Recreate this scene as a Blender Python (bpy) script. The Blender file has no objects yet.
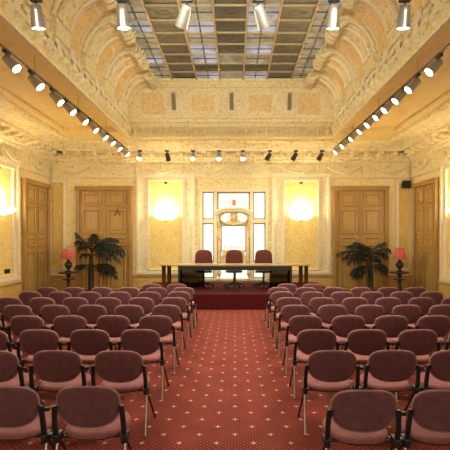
import bpy, bmesh, math, random
from mathutils import Vector, Matrix, Euler
PI = math.pi
R = math.radians
random.seed(7)
sc = bpy.context.scene
COL = sc.collection

# ---------------------------------------------------------------- materials
def newmat(name):
    m = bpy.data.materials.new(name); m.use_nodes = True
    nt = m.node_tree
    b = nt.nodes['Principled BSDF']
    return m, nt, b

def N(nt, typ, **kw):
    n = nt.nodes.new(typ)
    for k, v in kw.items():
        if k in n.inputs.keys(): n.inputs[k].default_value = v
        else: setattr(n, k, v)
    return n

def objcoord(nt, scale=(1, 1, 1)):
    tc = N(nt, 'ShaderNodeTexCoord')
    mp = N(nt, 'ShaderNodeMapping'); mp.inputs['Scale'].default_value = scale
    nt.links.new(tc.outputs['Object'], mp.inputs['Vector'])
    return mp.outputs['Vector']

def ramp(nt, fac, stops):
    r = N(nt, 'ShaderNodeValToRGB')
    el = r.color_ramp.elements
    while len(el) < len(stops): el.new(0.5)
    for e, (p, c) in zip(el, stops):
        e.position = p; e.color = (c[0], c[1], c[2], 1)
    nt.links.new(fac, r.inputs['Fac'])
    return r.outputs['Color']

def plain(name, col, rough=0.5, metal=0.0, noise=0.12, scale=20, bump=0.0, spec=0.5):
    m, nt, b = newmat(name)
    v = objcoord(nt)
    nz = N(nt, 'ShaderNodeTexNoise', Scale=scale, Detail=4.0)
    nt.links.new(v, nz.inputs['Vector'])
    lo = [max(0, c * (1 - noise)) for c in col]; hi = [min(1, c * (1 + noise)) for c in col]
    nt.links.new(ramp(nt, nz.outputs['Fac'], [(0.3, lo), (0.7, hi)]), b.inputs['Base Color'])
    b.inputs['Roughness'].default_value = rough
    b.inputs['Metallic'].default_value = metal
    b.inputs['Specular IOR Level'].default_value = spec
    if bump:
        bp = N(nt, 'ShaderNodeBump', Strength=bump, Distance=0.01)
        nt.links.new(nz.outputs['Fac'], bp.inputs['Height'])
        nt.links.new(bp.outputs['Normal'], b.inputs['Normal'])
    return m

def stucco(name, lo, mid, hi, scale=5.0, bump=0.6, dist=0.03, rough=0.65, vscale=11.0):
    """modelled and tinted plasterwork: scrolls of relief with pale highlights and ochre ground"""
    m, nt, b = newmat(name)
    v = objcoord(nt)
    n1 = N(nt, 'ShaderNodeTexNoise', Scale=scale, Detail=5.0, Roughness=0.6, Distortion=1.2)
    nt.links.new(v, n1.inputs['Vector'])
    vo = N(nt, 'ShaderNodeTexVoronoi', Scale=vscale); vo.feature = 'SMOOTH_F1'
    mixv = N(nt, 'ShaderNodeVectorMath', operation='MULTIPLY_ADD')
    nt.links.new(n1.outputs['Color'], mixv.inputs[0]); mixv.inputs[1].default_value = (0.22, 0.22, 0.22)
    nt.links.new(v, mixv.inputs[2]); nt.links.new(mixv.outputs[0], vo.inputs['Vector'])
    ad = N(nt, 'ShaderNodeMath', operation='MULTIPLY_ADD')
    nt.links.new(vo.outputs['Distance'], ad.inputs[0]); ad.inputs[1].default_value = 0.75
    sub = N(nt, 'ShaderNodeMath', operation='MULTIPLY'); sub.inputs[1].default_value = 0.6
    nt.links.new(n1.outputs['Fac'], sub.inputs[0]); nt.links.new(sub.outputs[0], ad.inputs[2])
    nt.links.new(ramp(nt, ad.outputs[0], [(0.3, lo), (0.52, mid), (0.75, hi)]), b.inputs['Base Color'])
    b.inputs['Roughness'].default_value = rough
    bp = N(nt, 'ShaderNodeBump', Strength=bump, Distance=dist)
    nt.links.new(ad.outputs[0], bp.inputs['Height']); nt.links.new(bp.outputs['Normal'], b.inputs['Normal'])
    return m

def wood(name, lo, hi, axis=(14, 14, 1.2), rough=0.42):
    m, nt, b = newmat(name)
    v = objcoord(nt, axis)
    n1 = N(nt, 'ShaderNodeTexNoise', Scale=1.6, Detail=6.0, Roughness=0.62, Distortion=0.5)
    nt.links.new(v, n1.inputs['Vector'])
    nt.links.new(ramp(nt, n1.outputs['Fac'], [(0.3, lo), (0.7, hi)]), b.inputs['Base Color'])
    b.inputs['Roughness'].default_value = rough
    bp = N(nt, 'ShaderNodeBump', Strength=0.15, Distance=0.01)
    nt.links.new(n1.outputs['Fac'], bp.inputs['Height']); nt.links.new(bp.outputs['Normal'], b.inputs['Normal'])
    return m

def fabric(name, col, var=0.25, scale=260, rough=0.85, sheen=0.35):
    m, nt, b = newmat(name)
    v = objcoord(nt)
    n1 = N(nt, 'ShaderNodeTexNoise', Scale=scale, Detail=3.0)
    n2 = N(nt, 'ShaderNodeTexNoise', Scale=14.0, Detail=4.0)
    oi = N(nt, 'ShaderNodeObjectInfo')
    nt.links.new(v, n1.inputs['Vector']); nt.links.new(v, n2.inputs['Vector'])
    ad = N(nt, 'ShaderNodeMath', operation='ADD')
    nt.links.new(n1.outputs['Fac'], ad.inputs[0]); nt.links.new(n2.outputs['Fac'], ad.inputs[1])
    hf = N(nt, 'ShaderNodeMath', operation='MULTIPLY'); hf.inputs[1].default_value = 0.5
    nt.links.new(ad.outputs[0], hf.inputs[0])
    c = ramp(nt, hf.outputs[0], [(0.36, [x * (1 - var) for x in col]), (0.64, [min(1, x * (1 + var)) for x in col])])
    hs = N(nt, 'ShaderNodeHueSaturation')
    mr = N(nt, 'ShaderNodeMapRange'); mr.inputs['To Min'].default_value = 0.88; mr.inputs['To Max'].default_value = 1.12
    nt.links.new(oi.outputs['Random'], mr.inputs['Value']); nt.links.new(mr.outputs[0], hs.inputs['Value'])
    nt.links.new(c, hs.inputs['Color']); nt.links.new(hs.outputs['Color'], b.inputs['Base Color'])
    b.inputs['Roughness'].default_value = rough
    b.inputs['Specular IOR Level'].default_value = .12
    b.inputs['Sheen Weight'].default_value = sheen
    b.inputs['Sheen Roughness'].default_value = 0.4
    b.inputs['Sheen Tint'].default_value = (1, .75, .72, 1)
    bp = N(nt, 'ShaderNodeBump', Strength=0.25, Distance=0.002)
    nt.links.new(n1.outputs['Fac'], bp.inputs['Height']); nt.links.new(bp.outputs['Normal'], b.inputs['Normal'])
    return m

def emit(name, col, strength, base=None):
    m, nt, b = newmat(name)
    b.inputs['Base Color'].default_value = (*(base or col), 1)
    b.inputs['Emission Color'].default_value = (*col, 1)
    b.inputs['Emission Strength'].default_value = strength
    return m

M = {}
M['cream'] = stucco('cream_plaster', (.62, .47, .16), (.84, .70, .34), (.92, .82, .52), 7, .5, .02, .6, 16)
M['ornate'] = stucco('ornate_plaster', (.62, .46, .16), (.85, .71, .36), (.93, .85, .57), 6, .9, .04, .6, 10)
M['relief'] = stucco('relief_plaster', (.64, .48, .18), (.86, .73, .39), (.94, .86, .59), 9, .8, .03, .6, 20)
M['ochre'] = stucco('ochre_plaster', (.70, .48, .16), (.79, .58, .24), (.85, .67, .35), 3.5, .25, .01, .65, 14)
M['soffit'] = stucco('soffit_plaster', (.80, .59, .20), (.86, .67, .27), (.89, .73, .36), 2.5, .2, .01, .65, 9)
M['brocade'] = stucco('yellow_brocade', (.68, .46, .10), (.80, .58, .17), (.88, .70, .30), 6, .12, .006, .5, 22)
M['brocade_ochre'] = stucco('ochre_brocade', (.62, .40, .08), (.72, .50, .13), (.80, .60, .22), 6, .12, .006, .5, 22)
M['stone'] = plain('pale_stone_moulding', (.86, .76, .54), .5, noise=.12, scale=30, bump=.2)
M['oak'] = wood('golden_oak', (.40, .235, .06), (.55, .35, .11))
M['oak_light'] = wood('light_oak', (.46, .28, .085), (.62, .41, .14))
M['oak_frame'] = wood('dark_oak_frame', (.36, .20, .052), (.50, .30, .095))
M['dado'] = wood('oak_wainscot', (.50, .31, .09), (.68, .46, .17), (1.2, 1.2, 10))
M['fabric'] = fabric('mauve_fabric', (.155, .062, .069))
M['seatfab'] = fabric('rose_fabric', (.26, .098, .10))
M['piping'] = fabric('piping_fabric', (.36, .19, .18))
M['plastic'] = plain('black_plastic', (.012, .011, .011), .45, noise=.3)
M['chrome'] = plain('satin_chrome', (.55, .5, .45), .28, 1.0, noise=.05)
M['darksteel'] = plain('dark_steel', (.05, .045, .045), .35, .6, noise=.1)
M['leather'] = fabric('brown_fabric', (.12, .036, .026), var=.15)
M['tabletop'] = wood('pale_maple', (.33, .22, .095), (.43, .30, .145), (1.0, 10, 10), .35)
M['dais'] = fabric('burgundy_carpet', (.075, .0065, .007), var=.2, scale=120, sheen=.0)
M['alu'] = plain('brushed_aluminium', (.43, .40, .38), .32, .7, noise=.08, scale=60)
M['track'] = plain('bronze_track', (.16, .12, .08), .45, .4, noise=.1)
M['trackwhite'] = plain('white_track', (.93, .90, .82), .4, 0, noise=.03)
M['lens'] = emit('lit_lens', (1, .90, .70), 10)
M['lensoff'] = plain('glass_lens', (.5, .45, .38), .15, .3)
M['bulb'] = emit('frosted_bulb', (1, .8, .55), 1.2)
M['bowl'] = emit('alabaster_glow', (1, .86, .58), 1.6)
M['oldbrass'] = plain('dark_brass', (.20, .12, .05), .3, .8, noise=.15)
M['brass'] = plain('aged_brass', (.50, .33, .10), .35, .9, noise=.15)
M['bronze'] = plain('dark_bronze', (.05, .035, .022), .35, .5, noise=.25)
M['mahogany'] = wood('dark_mahogany', (.02, .011, .007), (.05, .024, .014))
M['leaf'] = plain('palm_leaf', (.011, .017, .007), .6, noise=.45, scale=8)
M['stem'] = plain('palm_stem', (.05, .042, .018), .6, noise=.3, scale=30, bump=.4)
M['pot'] = plain('terracotta_pot', (.18, .07, .035), .55, noise=.2)
M['soil'] = plain('potting_soil', (.03, .02, .012), .9, noise=.4, scale=60, bump=.5)
def silk():
    m, nt, b = newmat('rose_silk_shade')
    b.inputs['Base Color'].default_value = (.52, .19, .17, 1); b.inputs['Roughness'].default_value = .7
    b.inputs['Emission Color'].default_value = (.85, .2, .14, 1); b.inputs['Emission Strength'].default_value = .03
    t = N(nt, 'ShaderNodeBsdfTranslucent'); t.inputs[0].default_value = (.55, .20, .17, 1)
    mx = N(nt, 'ShaderNodeMixShader'); mx.inputs[0].default_value = .5
    nt.links.new(b.outputs[0], mx.inputs[1]); nt.links.new(t.outputs[0], mx.inputs[2]); nt.links.new(mx.outputs[0], nt.nodes['Material Output'].inputs['Surface'])
    return m
M['shade'] = silk()
M['lead'] = plain('lead_came', (.10, .085, .06), .45, .4, noise=.2)
M['came'] = plain('olive_came', (.30, .25, .13), .5, .2, noise=.2)
M['gilt'] = plain('gilded_rib', (.52, .41, .24), .4, .2, noise=.15)
M['giltwindow'] = stucco('gilded_carving', (.55, .33, .10), (.74, .53, .22), (.86, .72, .44), 14, .7, .02, .4, 30)
M['pane'] = emit('bright_window_glass', (1, .96, .85), .54, (.8, .78, .7))
M['paneyellow'] = emit('straw_window_glass', (1, .86, .50), .6, (.8, .7, .4))
M['panered'] = emit('ruby_window_glass', (.70, .16, .08), .35, (.5, .1, .06))
M['panegrey'] = emit('grey_window_glass', (.62, .60, .50), .55, (.5, .48, .4))

def carpet():
    m, nt, b = newmat('patterned_red_carpet')
    L = nt.links
    tc = N(nt, 'ShaderNodeTexCoord')
    sp = N(nt, 'ShaderNodeSeparateXYZ'); L.new(tc.outputs['Object'], sp.inputs[0])
    def math_(op, a, b_=None, c=None):
        n = N(nt, 'ShaderNodeMath', operation=op)
        for i, q in enumerate((a, b_, c)):
            if q is None: continue
            if isinstance(q, (int, float)): n.inputs[i].default_value = q
            else: L.new(q, n.inputs[i])
        return n.outputs[0]
    def cell(p, ox, oy):
        fx = math_('SUBTRACT', math_('FRACT', math_('ADD', math_('DIVIDE', sp.outputs[0], p), ox + 50)), .5)
        fy = math_('SUBTRACT', math_('FRACT', math_('ADD', math_('DIVIDE', sp.outputs[1], p), oy + 50)), .5)
        return math_('ABSOLUTE', fx), math_('ABSOLUTE', fy)
    def star(p, ox, oy, rad):
        ax, ay = cell(p, ox, oy)
        # concave four-pointed star: sqrt|x|+sqrt|y| < sqrt(r)
        s = math_('ADD', math_('SQRT', ax), math_('SQRT', ay))
        return math_('LESS_THAN', s, math.sqrt(rad / p))
    def dot(p, ox, oy, rad):
        ax, ay = cell(p, ox, oy)
        s = math_('SQRT', math_('ADD', math_('MULTIPLY', ax, ax), math_('MULTIPLY', ay, ay)))
        return math_('LESS_THAN', s, rad / p)
    P = .345
    big = math_('MAXIMUM', star(P, 0, 0, .042), star(P, .5, .5, .042))
    core = math_('MAXIMUM', dot(P, 0, 0, .0165), dot(P, .5, .5, .0165))
    big = math_('MAXIMUM', big, core)
    small = math_('MAXIMUM', dot(P / 6, 0, 0, .0105), dot(P / 6, .5, .5, .0105))
    nz = N(nt, 'ShaderNodeTexNoise', Scale=3.0, Detail=6.0); L.new(tc.outputs['Object'], nz.inputs['Vector'])
    base = ramp(nt, nz.outputs['Fac'], [(.3, (.118, .011, .007)), (.7, (.19, .021, .013))])
    mx = N(nt, 'ShaderNodeMix', data_type='RGBA'); L.new(small, mx.inputs[0]); L.new(base, mx.inputs[6]); mx.inputs[7].default_value = (.27, .066, .042, 1)
    mx2 = N(nt, 'ShaderNodeMix', data_type='RGBA'); L.new(big, mx2.inputs[0]); L.new(mx.outputs[2], mx2.inputs[6]); mx2.inputs[7].default_value = (.55, .36, .24, 1)
    L.new(mx2.outputs[2], b.inputs['Base Color'])
    b.inputs['Roughness'].default_value = .8
    b.inputs['Sheen Weight'].default_value = .05
    b.inputs['Specular IOR Level'].default_value = .1
    return m
M['carpet'] = carpet()

def smoked():
    m, nt, b = newmat('smoked_glass')
    nt.nodes.remove(b)
    out = nt.nodes['Material Output']
    t = N(nt, 'ShaderNodeBsdfTransparent'); t.inputs[0].default_value = (.26, .24, .20, 1)
    g = N(nt, 'ShaderNodeBsdfGlossy'); g.inputs['Roughness'].default_value = .12; g.inputs[0].default_value = (.5, .45, .4, 1)
    fr = N(nt, 'ShaderNodeFresnel', IOR=1.4)
    mx = N(nt, 'ShaderNodeMixShader')
    nt.links.new(fr.outputs[0], mx.inputs[0]); nt.links.new(t.outputs[0], mx.inputs[1]); nt.links.new(g.outputs[0], mx.inputs[2])
    nt.links.new(mx.outputs[0], out.inputs['Surface'])
    return m
M['smoked'] = smoked()

def skyglass(name, lo, hi, strength, scale):
    """leaded glass of the roof light, daylight behind it"""
    m, nt, b = newmat(name)
    v = objcoord(nt)
    n1 = N(nt, 'ShaderNodeTexNoise', Scale=scale, Detail=4.0, Distortion=.8)
    nt.links.new(v, n1.inputs['Vector'])
    c = ramp(nt, n1.outputs['Fac'], [(.36, lo), (.64, hi)])
    dk = N(nt, 'ShaderNodeHueSaturation'); dk.inputs['Value'].default_value = .2; nt.links.new(c, dk.inputs['Color'])
    nt.links.new(dk.outputs['Color'], b.inputs['Base Color']); nt.links.new(c, b.inputs['Emission Color'])
    b.inputs['Emission Strength'].default_value = strength
    b.inputs['Roughness'].default_value = .35
    return m
M['sky_dark'] = skyglass('olive_roof_glass', (.035, .028, .015), (.12, .095, .055), .24, 4.5)
M['sky_blue'] = skyglass('blue_grey_roof_glass', (.22, .21, .20), (.50, .50, .60), .48, 2.0)
M['sky_straw'] = skyglass('straw_roof_glass', (.22, .18, .10), (.44, .39, .28), .36, 2.6)

# ---------------------------------------------------------------- mesh helpers
class MB:
    def __init__(s): s.bm = bmesh.new()
    def box(s, c, size, rot=None, bev=0.0):
        x, y, z = [q / 2 for q in size]
        vs = [Vector((sx * x, sy * y, sz * z)) for sx in (-1, 1) for sy in (-1, 1) for sz in (-1, 1)]
        if rot is not None:
            m = Euler(rot).to_matrix(); vs = [m @ v for v in vs]
        bv = [s.bm.verts.new(v + Vector(c)) for v in vs]
        fs = [s.bm.faces.new([bv[i] for i in f]) for f in ((0, 1, 3, 2), (4, 6, 7, 5), (0, 4, 5, 1), (2, 3, 7, 6), (0, 2, 6, 4), (1, 5, 7, 3))]
        if bev:
            es = {e for f in fs for e in f.edges}
            bmesh.ops.bevel(s.bm, geom=list(es), offset=bev, segments=2, affect='EDGES', profile=.6)
        return s
    def b2(s, a, b, bev=0.0):
        return s.box([(p + q) / 2 for p, q in zip(a, b)], [abs(q - p) for p, q in zip(a, b)], None, bev)
    def loft(s, rings, closed=True, caps=True):
        rv = [[s.bm.verts.new(p) for p in r] for r in rings]
        n = len(rings[0])
        for i in range(len(rv) - 1):
            for j in range(n if closed else n - 1):
                k = (j + 1) % n
                try: s.bm.faces.new((rv[i][j], rv[i][k], rv[i + 1][k], rv[i + 1][j]))
                except ValueError: pass
        if caps and closed:
            for r in (rv[0][::-1], rv[-1]):
                try: s.bm.faces.new(r)
                except ValueError: pass
        return s
    def tube(s, pts, rad, n=8, flat=None):
        pts = [Vector(p) for p in pts]
        if not isinstance(rad, (list, tuple)): rad = [rad] * len(pts)
        rings = []
        up0 = None
        for i, p in enumerate(pts):
            d = (pts[min(i + 1, len(pts) - 1)] - pts[max(i - 1, 0)]).normalized()
            if up0 is None:
                up0 = Vector((0, 0, 1)) if abs(d.z) < .9 else Vector((1, 0, 0))
            a = d.cross(up0).normalized(); u = a.cross(d).normalized(); up0 = u
            rings.append([p + (a * math.cos(2 * PI * k / n) + u * (flat or 1) * math.sin(2 * PI * k / n)) * rad[i] for k in range(n)])
        return s.loft(rings)
    def lathe(s, prof, c=(0, 0, 0), n=24, mat=None, ang=2 * PI, scallop=None):
        c = Vector(c)
        full = abs(ang - 2 * PI) < 1e-6
        cnt = n if full else n + 1
        rings = []
        for (r, z) in prof:
            ring = []
            for k in range(cnt):
                t = ang * k / n
                rr = r * (1 + (scallop[1] * math.cos(scallop[0] * t) if scallop else 0))
                v = Vector((rr * math.cos(t), rr * math.sin(t), z))
                if mat is not None: v = mat @ v
                ring.append(v + c)
            rings.append(ring)
        return s.loft(rings, closed=full)
    def sweep(s, prof, p0, p1, out, caps=True):
        """prof = [(projection, z)], run from p0 to p1 (xy), projecting along 'out'"""
        o = Vector((out[0], out[1], 0))
        rings = []
        for p in (p0, p1):
            rings.append([Vector((p[0], p[1], 0)) + o * a + Vector((0, 0, z)) for a, z in prof])
        return s.loft(rings, closed=True)
    def pillow(s, outline, prof, tr):
        """outline: list of (a,b); prof: [(scale, t)] from one pole to the other; tr(a,b,t)->Vector"""
        rings = [[tr(a * sc_, b * sc_, t) for a, b in outline] for sc_, t in prof]
        return s.loft(rings)
    def build(s, name, mat, parent=None, smooth=None, loc=None):
        bmesh.ops.recalc_face_normals(s.bm, faces=s.bm.faces[:])
        me = bpy.data.meshes.new(name)
        s.bm.to_mesh(me); s.bm.free()
        me.materials.append(M[mat] if isinstance(mat, str) else mat)
        if smooth is not None:
            me.shade_smooth()
            me.set_sharp_from_angle(angle=R(smooth))
        o = bpy.data.objects.new(name, me); COL.objects.link(o)
        if parent is not None: o.parent = parent
        if loc is not None: o.location = loc
        return o

def tag(o, label, cat, group=None):
    o['label'] = label; o['category'] = cat
    if group: o['group'] = group
    return o
def struct(o, label=None, cat=None):
    o['kind'] = 'structure'
    if label: o['label'] = label
    if cat: o['category'] = cat
    return o
def empty(name, loc, rz=0):
    o = bpy.data.objects.new(name, None); COL.objects.link(o)
    o.location = loc; o.rotation_euler = (0, 0, rz); o.empty_display_size = .1
    return o
KIDS = {}
def copy_tree(o, parent=None):
    c = o.copy(); COL.objects.link(c)
    if parent is not None: c.parent = parent
    for ch in list(o.children): copy_tree(ch, c)
    return c

# ---------------------------------------------------------------- room numbers
XL, XR, YB, YF = -6.27, 5.97, 14.5, -3.0
ZS = 4.95                        # flat ceiling
WL, WR, WE, WN = -3.19, 2.96, 12.9, 2.2   # well in the ceiling
SL, SR, SE, SN = -2.35, 2.14, 12.4, 2.8   # skylight
ZG = 6.48
XC = (XL + XR) / 2

# ---------------------------------------------------------------- floor and walls
fl = MB().b2((XL - .3, YF, -.12), (XR + .3, YB + .3, 0)).build('floor', 'carpet')
struct(fl, 'red patterned carpet floor with small cream stars', 'floor')

WINX0, WINX1, WINZ0, WINZ1 = -1.19, 1.12, .45, 3.55
wb = MB()
wb.b2((XL - .3, YB, 0), (WINX0, YB + .3, 5.3)).b2((WINX1, YB, 0), (XR + .3, YB + .3, 5.3))
wb.b2((WINX0, YB, 0), (WINX1, YB + .3, WINZ0)).b2((WINX0, YB, WINZ1), (WINX1, YB + .3, 5.3))
wb = struct(wb.build('wall_back', 'cream'), 'cream plaster end wall behind the dais with bright window', 'wall')
wl = struct(MB().b2((XL - .3, YF, 0), (XL, YB, 5.3)).build('wall_left', 'cream'), 'cream plaster wall along the left side of the room', 'wall')
wr = struct(MB().b2((XR, YF, 0), (XR + .3, YB, 5.3)).build('wall_right', 'cream'), 'cream plaster wall along the right side of the room', 'wall')

# dado panelling, with gaps at the doors
DZ = .64
BDL, BDR = (-5.36, -3.45), (3.30, 5.18)        # back door openings (x)
SDL, SDR = (12.55, 14.26), (12.50, 14.10)      # side door openings (y)
dprof = [(0, 0), (.07, 0), (.07, .14), (.035, .16), (.035, DZ - .07), (.06, DZ - .05), (.075, DZ - .02), (.075, DZ), (0, DZ)]
def dado(mb, p0, p1, out):
    mb.sweep(dprof, p0, p1, out)
    p0, p1 = Vector((*p0, 0)), Vector((*p1, 0)); L = (p1 - p0).length; d = (p1 - p0).normalized()
    n = max(1, round(L / 1.1)); w = L / n
    for i in range(n):
        c = p0 + d * (w * (i + .5)) + Vector((out[0], out[1], 0)) * .04
        sz = (w * .8 if abs(d.x) > .5 else .024, w * .8 if abs(d.y) > .5 else .024, .28)
        mb.box((c.x, c.y, .37), sz, None, .008)
mb = MB()
for a, b in ((XL, BDL[0] - .02), (BDL[1] + .02, WINX0 - .05), (WINX1 + .05, BDR[0] - .02), (BDR[1] + .02, XR)):
    dado(mb, (a, YB), (b, YB), (0, -1))
struct(mb.build('baseboard_back', 'dado'), 'golden wood wainscot along the end wall', 'wainscot')
mb = MB(); dado(mb, (XL, YF), (XL, SDL[0] - .02), (1, 0)); dado(mb, (XL, SDL[1] + .02), (XL, YB), (1, 0))
struct(mb.build('baseboard_left', 'dado'), 'golden wood wainscot along the left wall', 'wainscot')
mb = MB(); dado(mb, (XR, YF), (XR, SDR[0] - .02), (-1, 0)); dado(mb, (XR, SDR[1] + .02), (XR, YB), (-1, 0))
struct(mb.build('baseboard_right', 'dado'), 'golden wood wainscot along the right wall', 'wainscot')

# ---------------------------------------------------------------- framed wall panels (parts of the walls)
def to_wall(wall):
    """maps (along, out, z) to world for a wall"""
    if wall == 'back': return lambda a, o, z: (a, YB - o, z)
    if wall == 'left': return lambda a, o, z: (XL + o, a, z)
    return lambda a, o, z: (XR - o, a, z)
def wbox(mb, W, a0, a1, o0, o1, z0, z1, bev=0):
    p, q = W(a0, o0, z0), W(a1, o1, z1)
    mb.b2([min(x, y) for x, y in zip(p, q)], [max(x, y) for x, y in zip(p, q)], bev)
def frame4(mb, W, a0, a1, z0, z1, w, o, bev=.008):
    wbox(mb, W, a0, a1, 0, o, z0, z0 + w, bev); wbox(mb, W, a0, a1, 0, o, z1 - w, z1, bev)
    wbox(mb, W, a0, a0 + w, 0, o, z0 + w, z1 - w, bev); wbox(mb, W, a1 - w, a1, 0, o, z0 + w, z1 - w, bev)
def wall_panel(wall, par, a0, a1, z0, z1, mat, surround, hook=True):
    W = to_wall(wall)
    m = MB(); wbox(m, W, a0, a1, 0, .02, z0, z1)
    p = m.build('brocade_panel', mat, par)
    m = MB(); frame4(m, W, a0 - .09, a1 + .09, z0 - .09, z1 + .09, .09, .06)
    frame4(m, W, a0 - .02, a1 + .02, z0 - .02, z1 + .02, .035, .085, .01)
    m.build('moulding', 'stone', p)
    if surround:
        m = MB(); frame4(m, W, a0 - surround, a1 + surround, z0 - .10 - .06, z1 + .24, .11, .075, .015)
        m.build('outer_moulding', 'stone', p)
        m = MB(); g = surround - .2
        wbox(m, W, a0 - surround + .11, a0 - .09, 0, .03, z0 - .1, z1 + .12); wbox(m, W, a1 + .09, a1 + surround - .11, 0, .03, z0 - .1, z1 + .12)
        m.build('carved_border', 'relief', p)
    if hook:
        c = (a0 + a1) / 2; m = MB(); wbox(m, W, c - .05, c + .05, .02, .07, z1 - .11, z1 - .05, .012)
        m.build('picture_hook', 'bronze', p)
    return p
wall_panel('back', wb, -2.91, -1.77, .83, 3.84, 'brocade', .42)
wall_panel('back', wb, 1.66, 2.81, .83, 3.84, 'brocade', .42)
wall_panel('back', wb, -6.22, -5.78, .88, 3.78, 'brocade_ochre', 0, False)
wall_panel('back', wb, 5.52, 5.90, .88, 3.78, 'brocade_ochre', 0, False)
for side, par in (('left', wl), ('right', wr)):
    wall_panel(side, par, 10.6, 11.98, .86, 3.84, 'brocade', .36)
    wall_panel(side, par, 6.5, 9.4, .86, 3.84, 'brocade', .36)

# ---------------------------------------------------------------- doors
def door(idx, wall, a0, a1, z1, label, mat='oak'):
    W = to_wall(wall)
    m = MB(); w = .13
    wbox(m, W, a0, a0 + w, 0, .12, 0, z1, .02); wbox(m, W, a1 - w, a1, 0, .12, 0, z1, .02); wbox(m, W, a0 - .03, a1 + .03, 0, .14, z1 - w, z1 + .02, .02)
    fr = struct(m.build('door_%d' % idx, 'oak_frame'), label, 'door')
    mid = (a0 + a1) / 2
    rows = [(.14, 1.50), (1.64, 1.94), (2.06, 2.88), (2.99, z1 - w - .07)]
    for k, (b0, b1) in enumerate(((a0 + w, mid - .006), (mid + .006, a1 - w))):
        m = MB(); wbox(m, W, b0, b1, 0, .05, 0.01, z1 - w)
        lf = m.build('door_leaf', mat, fr)
        m = MB()
        for z0, zt in rows:
            frame4(m, W, b0 + .10, b1 - .10, z0, zt, .055, .10, .02)
            wbox(m, W, b0 + .20, b1 - .20, .04, .068, z0 + .10, zt - .10, .012)
        m.build('raised_panel', 'oak_light', lf)
        hx = b1 - .05 if k == 0 else b0 + .05
        m = MB()
        wbox(m, W, hx - .022, hx + .022, .05, .06, 1.14, 1.40, .004)
        p = Vector(W(hx, .06, 1.3)); q = Vector(W(hx, .12, 1.3)); e = Vector(W(hx + (-.10 if k == 0 else .10), .12, 1.3))
        m.tube([p, q, e], .012)
        m.build('door_handle', 'brass', lf, 40)
    m = MB(); wbox(m, W, mid - .03, mid + .03, .05, .07, .01, z1 - w, .008); m.build('meeting_stile', mat, fr)
    return fr
d1 = door(1, 'back', BDL[0], BDL[1], 3.63, 'golden oak double door behind the palm on the left', )
d2 = door(2, 'back', BDR[0], BDR[1], 3.63, 'golden oak double door behind the palm on the right')
d3 = door(3, 'left', SDL[0], SDL[1], 3.66, 'golden oak double door in the left wall')
d4 = door(4, 'right', SDR[0], SDR[1], 3.66, 'golden oak double door in the right wall')
# metal hook hung on the left back door
m = MB(); hx, hz = -3.96, 2.78
m.tube([(hx, YB - .085, hz + .14), (hx, YB - .1, hz + .08), (hx - .10, YB - .11, hz - .14)], .012)
m.tube([(hx, YB - .1, hz + .08), (hx + .10, YB - .11, hz - .14)], .012)
m.build('coat_hook', 'darksteel', d1, 40)

# ---------------------------------------------------------------- window behind the dais
win = MB(); W = to_wall('back')
fw = .09
frame4(win, lambda a, o, z: (a, YB + .12 - o * 1.0, z), WINX0, WINX1, WINZ0, WINZ1, fw, .18, .02)
cxw = (WINX0 + WINX1) / 2
JL, JR = -.66, .56      # mullions of centre light
for x in (JL, JR):
    win.b2((x - .055, YB - .06, WINZ0 + fw), (x + .055, YB + .10, WINZ1 - fw), .015)
win = struct(win.build('window_1', 'stone'), 'bright leaded window with carved gilded centre behind the table', 'window')
GY = YB + .06
def pane(x0, x1, z0, z1, mat, name='glass_pane'):
    return MB().b2((x0, GY, z0), (x1, GY + .015, z1)).build(name, mat, win)
def leadbars(par, x0, x1, z0, z1, xs, zs, w=.018, rim=.05):
    mm = MB()
    for a0, a1, b0, b1 in ((x0, x0 + rim, z0, z1), (x1 - rim, x1, z0, z1), (x0, x1, z0, z0 + rim), (x0, x1, z1 - rim, z1)):
        mm.b2((a0, GY - .02, b0), (a1, GY, b1))
    for x in xs: mm.b2((x - w / 2, GY - .012, z0), (x + w / 2, GY, z1))
    for z in zs: mm.b2((x0, GY - .012, z - w / 2), (x1, GY, z + w / 2))
    return mm.build('lead_came', 'came', par)
for (x0, x1) in ((WINX0 + fw, JL - .055), (JR + .055, WINX1 - fw)):
    mm = MB(); mm.b2((x0, YB - .03, 2.40), (x1, YB + .09, 2.54), .012); mm.build('transom', 'stone', win)
    mm = MB(); mm.b2((x0, YB - .03, 1.0), (x1, YB + .09, 1.1), .012); mm.build('transom', 'stone', win)
    for z0, z1 in ((2.54, WINZ1 - fw), (1.1, 2.40), (WINZ0 + fw, 1.0)):
        p = pane(x0, x1, z0, z1, 'pane')
        leadbars(p, x0, x1, z0, z1, [(x0 + x1) / 2 - .1, (x0 + x1) / 2 + .1], [z0 + .28, z1 - .28], .01, .035)
# upper centre light with emblem
x0, x1, zt = JL + .055, JR - .055, WINZ1 - fw
p = pane(x0, x1, 2.86, zt, 'pane'); leadbars(p, x0, x1, 2.80, zt, [], [], .012, .05)
q = MB().b2((x0 + .05, GY - .008, 3.05), (x1 - .05, GY, 3.19)).build('straw_band', 'paneyellow', p)
mm = MB(); mm.lathe([(.0, -.012), (.14, -.012), (.14, .0), (.0, 0)], (cxw, GY - .01, 3.12), 20, Matrix.Rotation(R(90), 3, 'X')); mm.build('emblem_disc', 'panegrey', p)
mm = MB()
mm.pillow([(math.cos(t) * (.075 if math.cos(2 * t) < .3 else .06), math.sin(t) * .105) for t in [2 * PI * k / 16 for k in range(16)]], [(0.01, -.012), (.8, -.012), (1, 0)], lambda a, b, t: Vector((cxw + a, GY - .022 + t, 3.10 + b)))
mm.build('red_emblem', 'panered', p)
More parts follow.
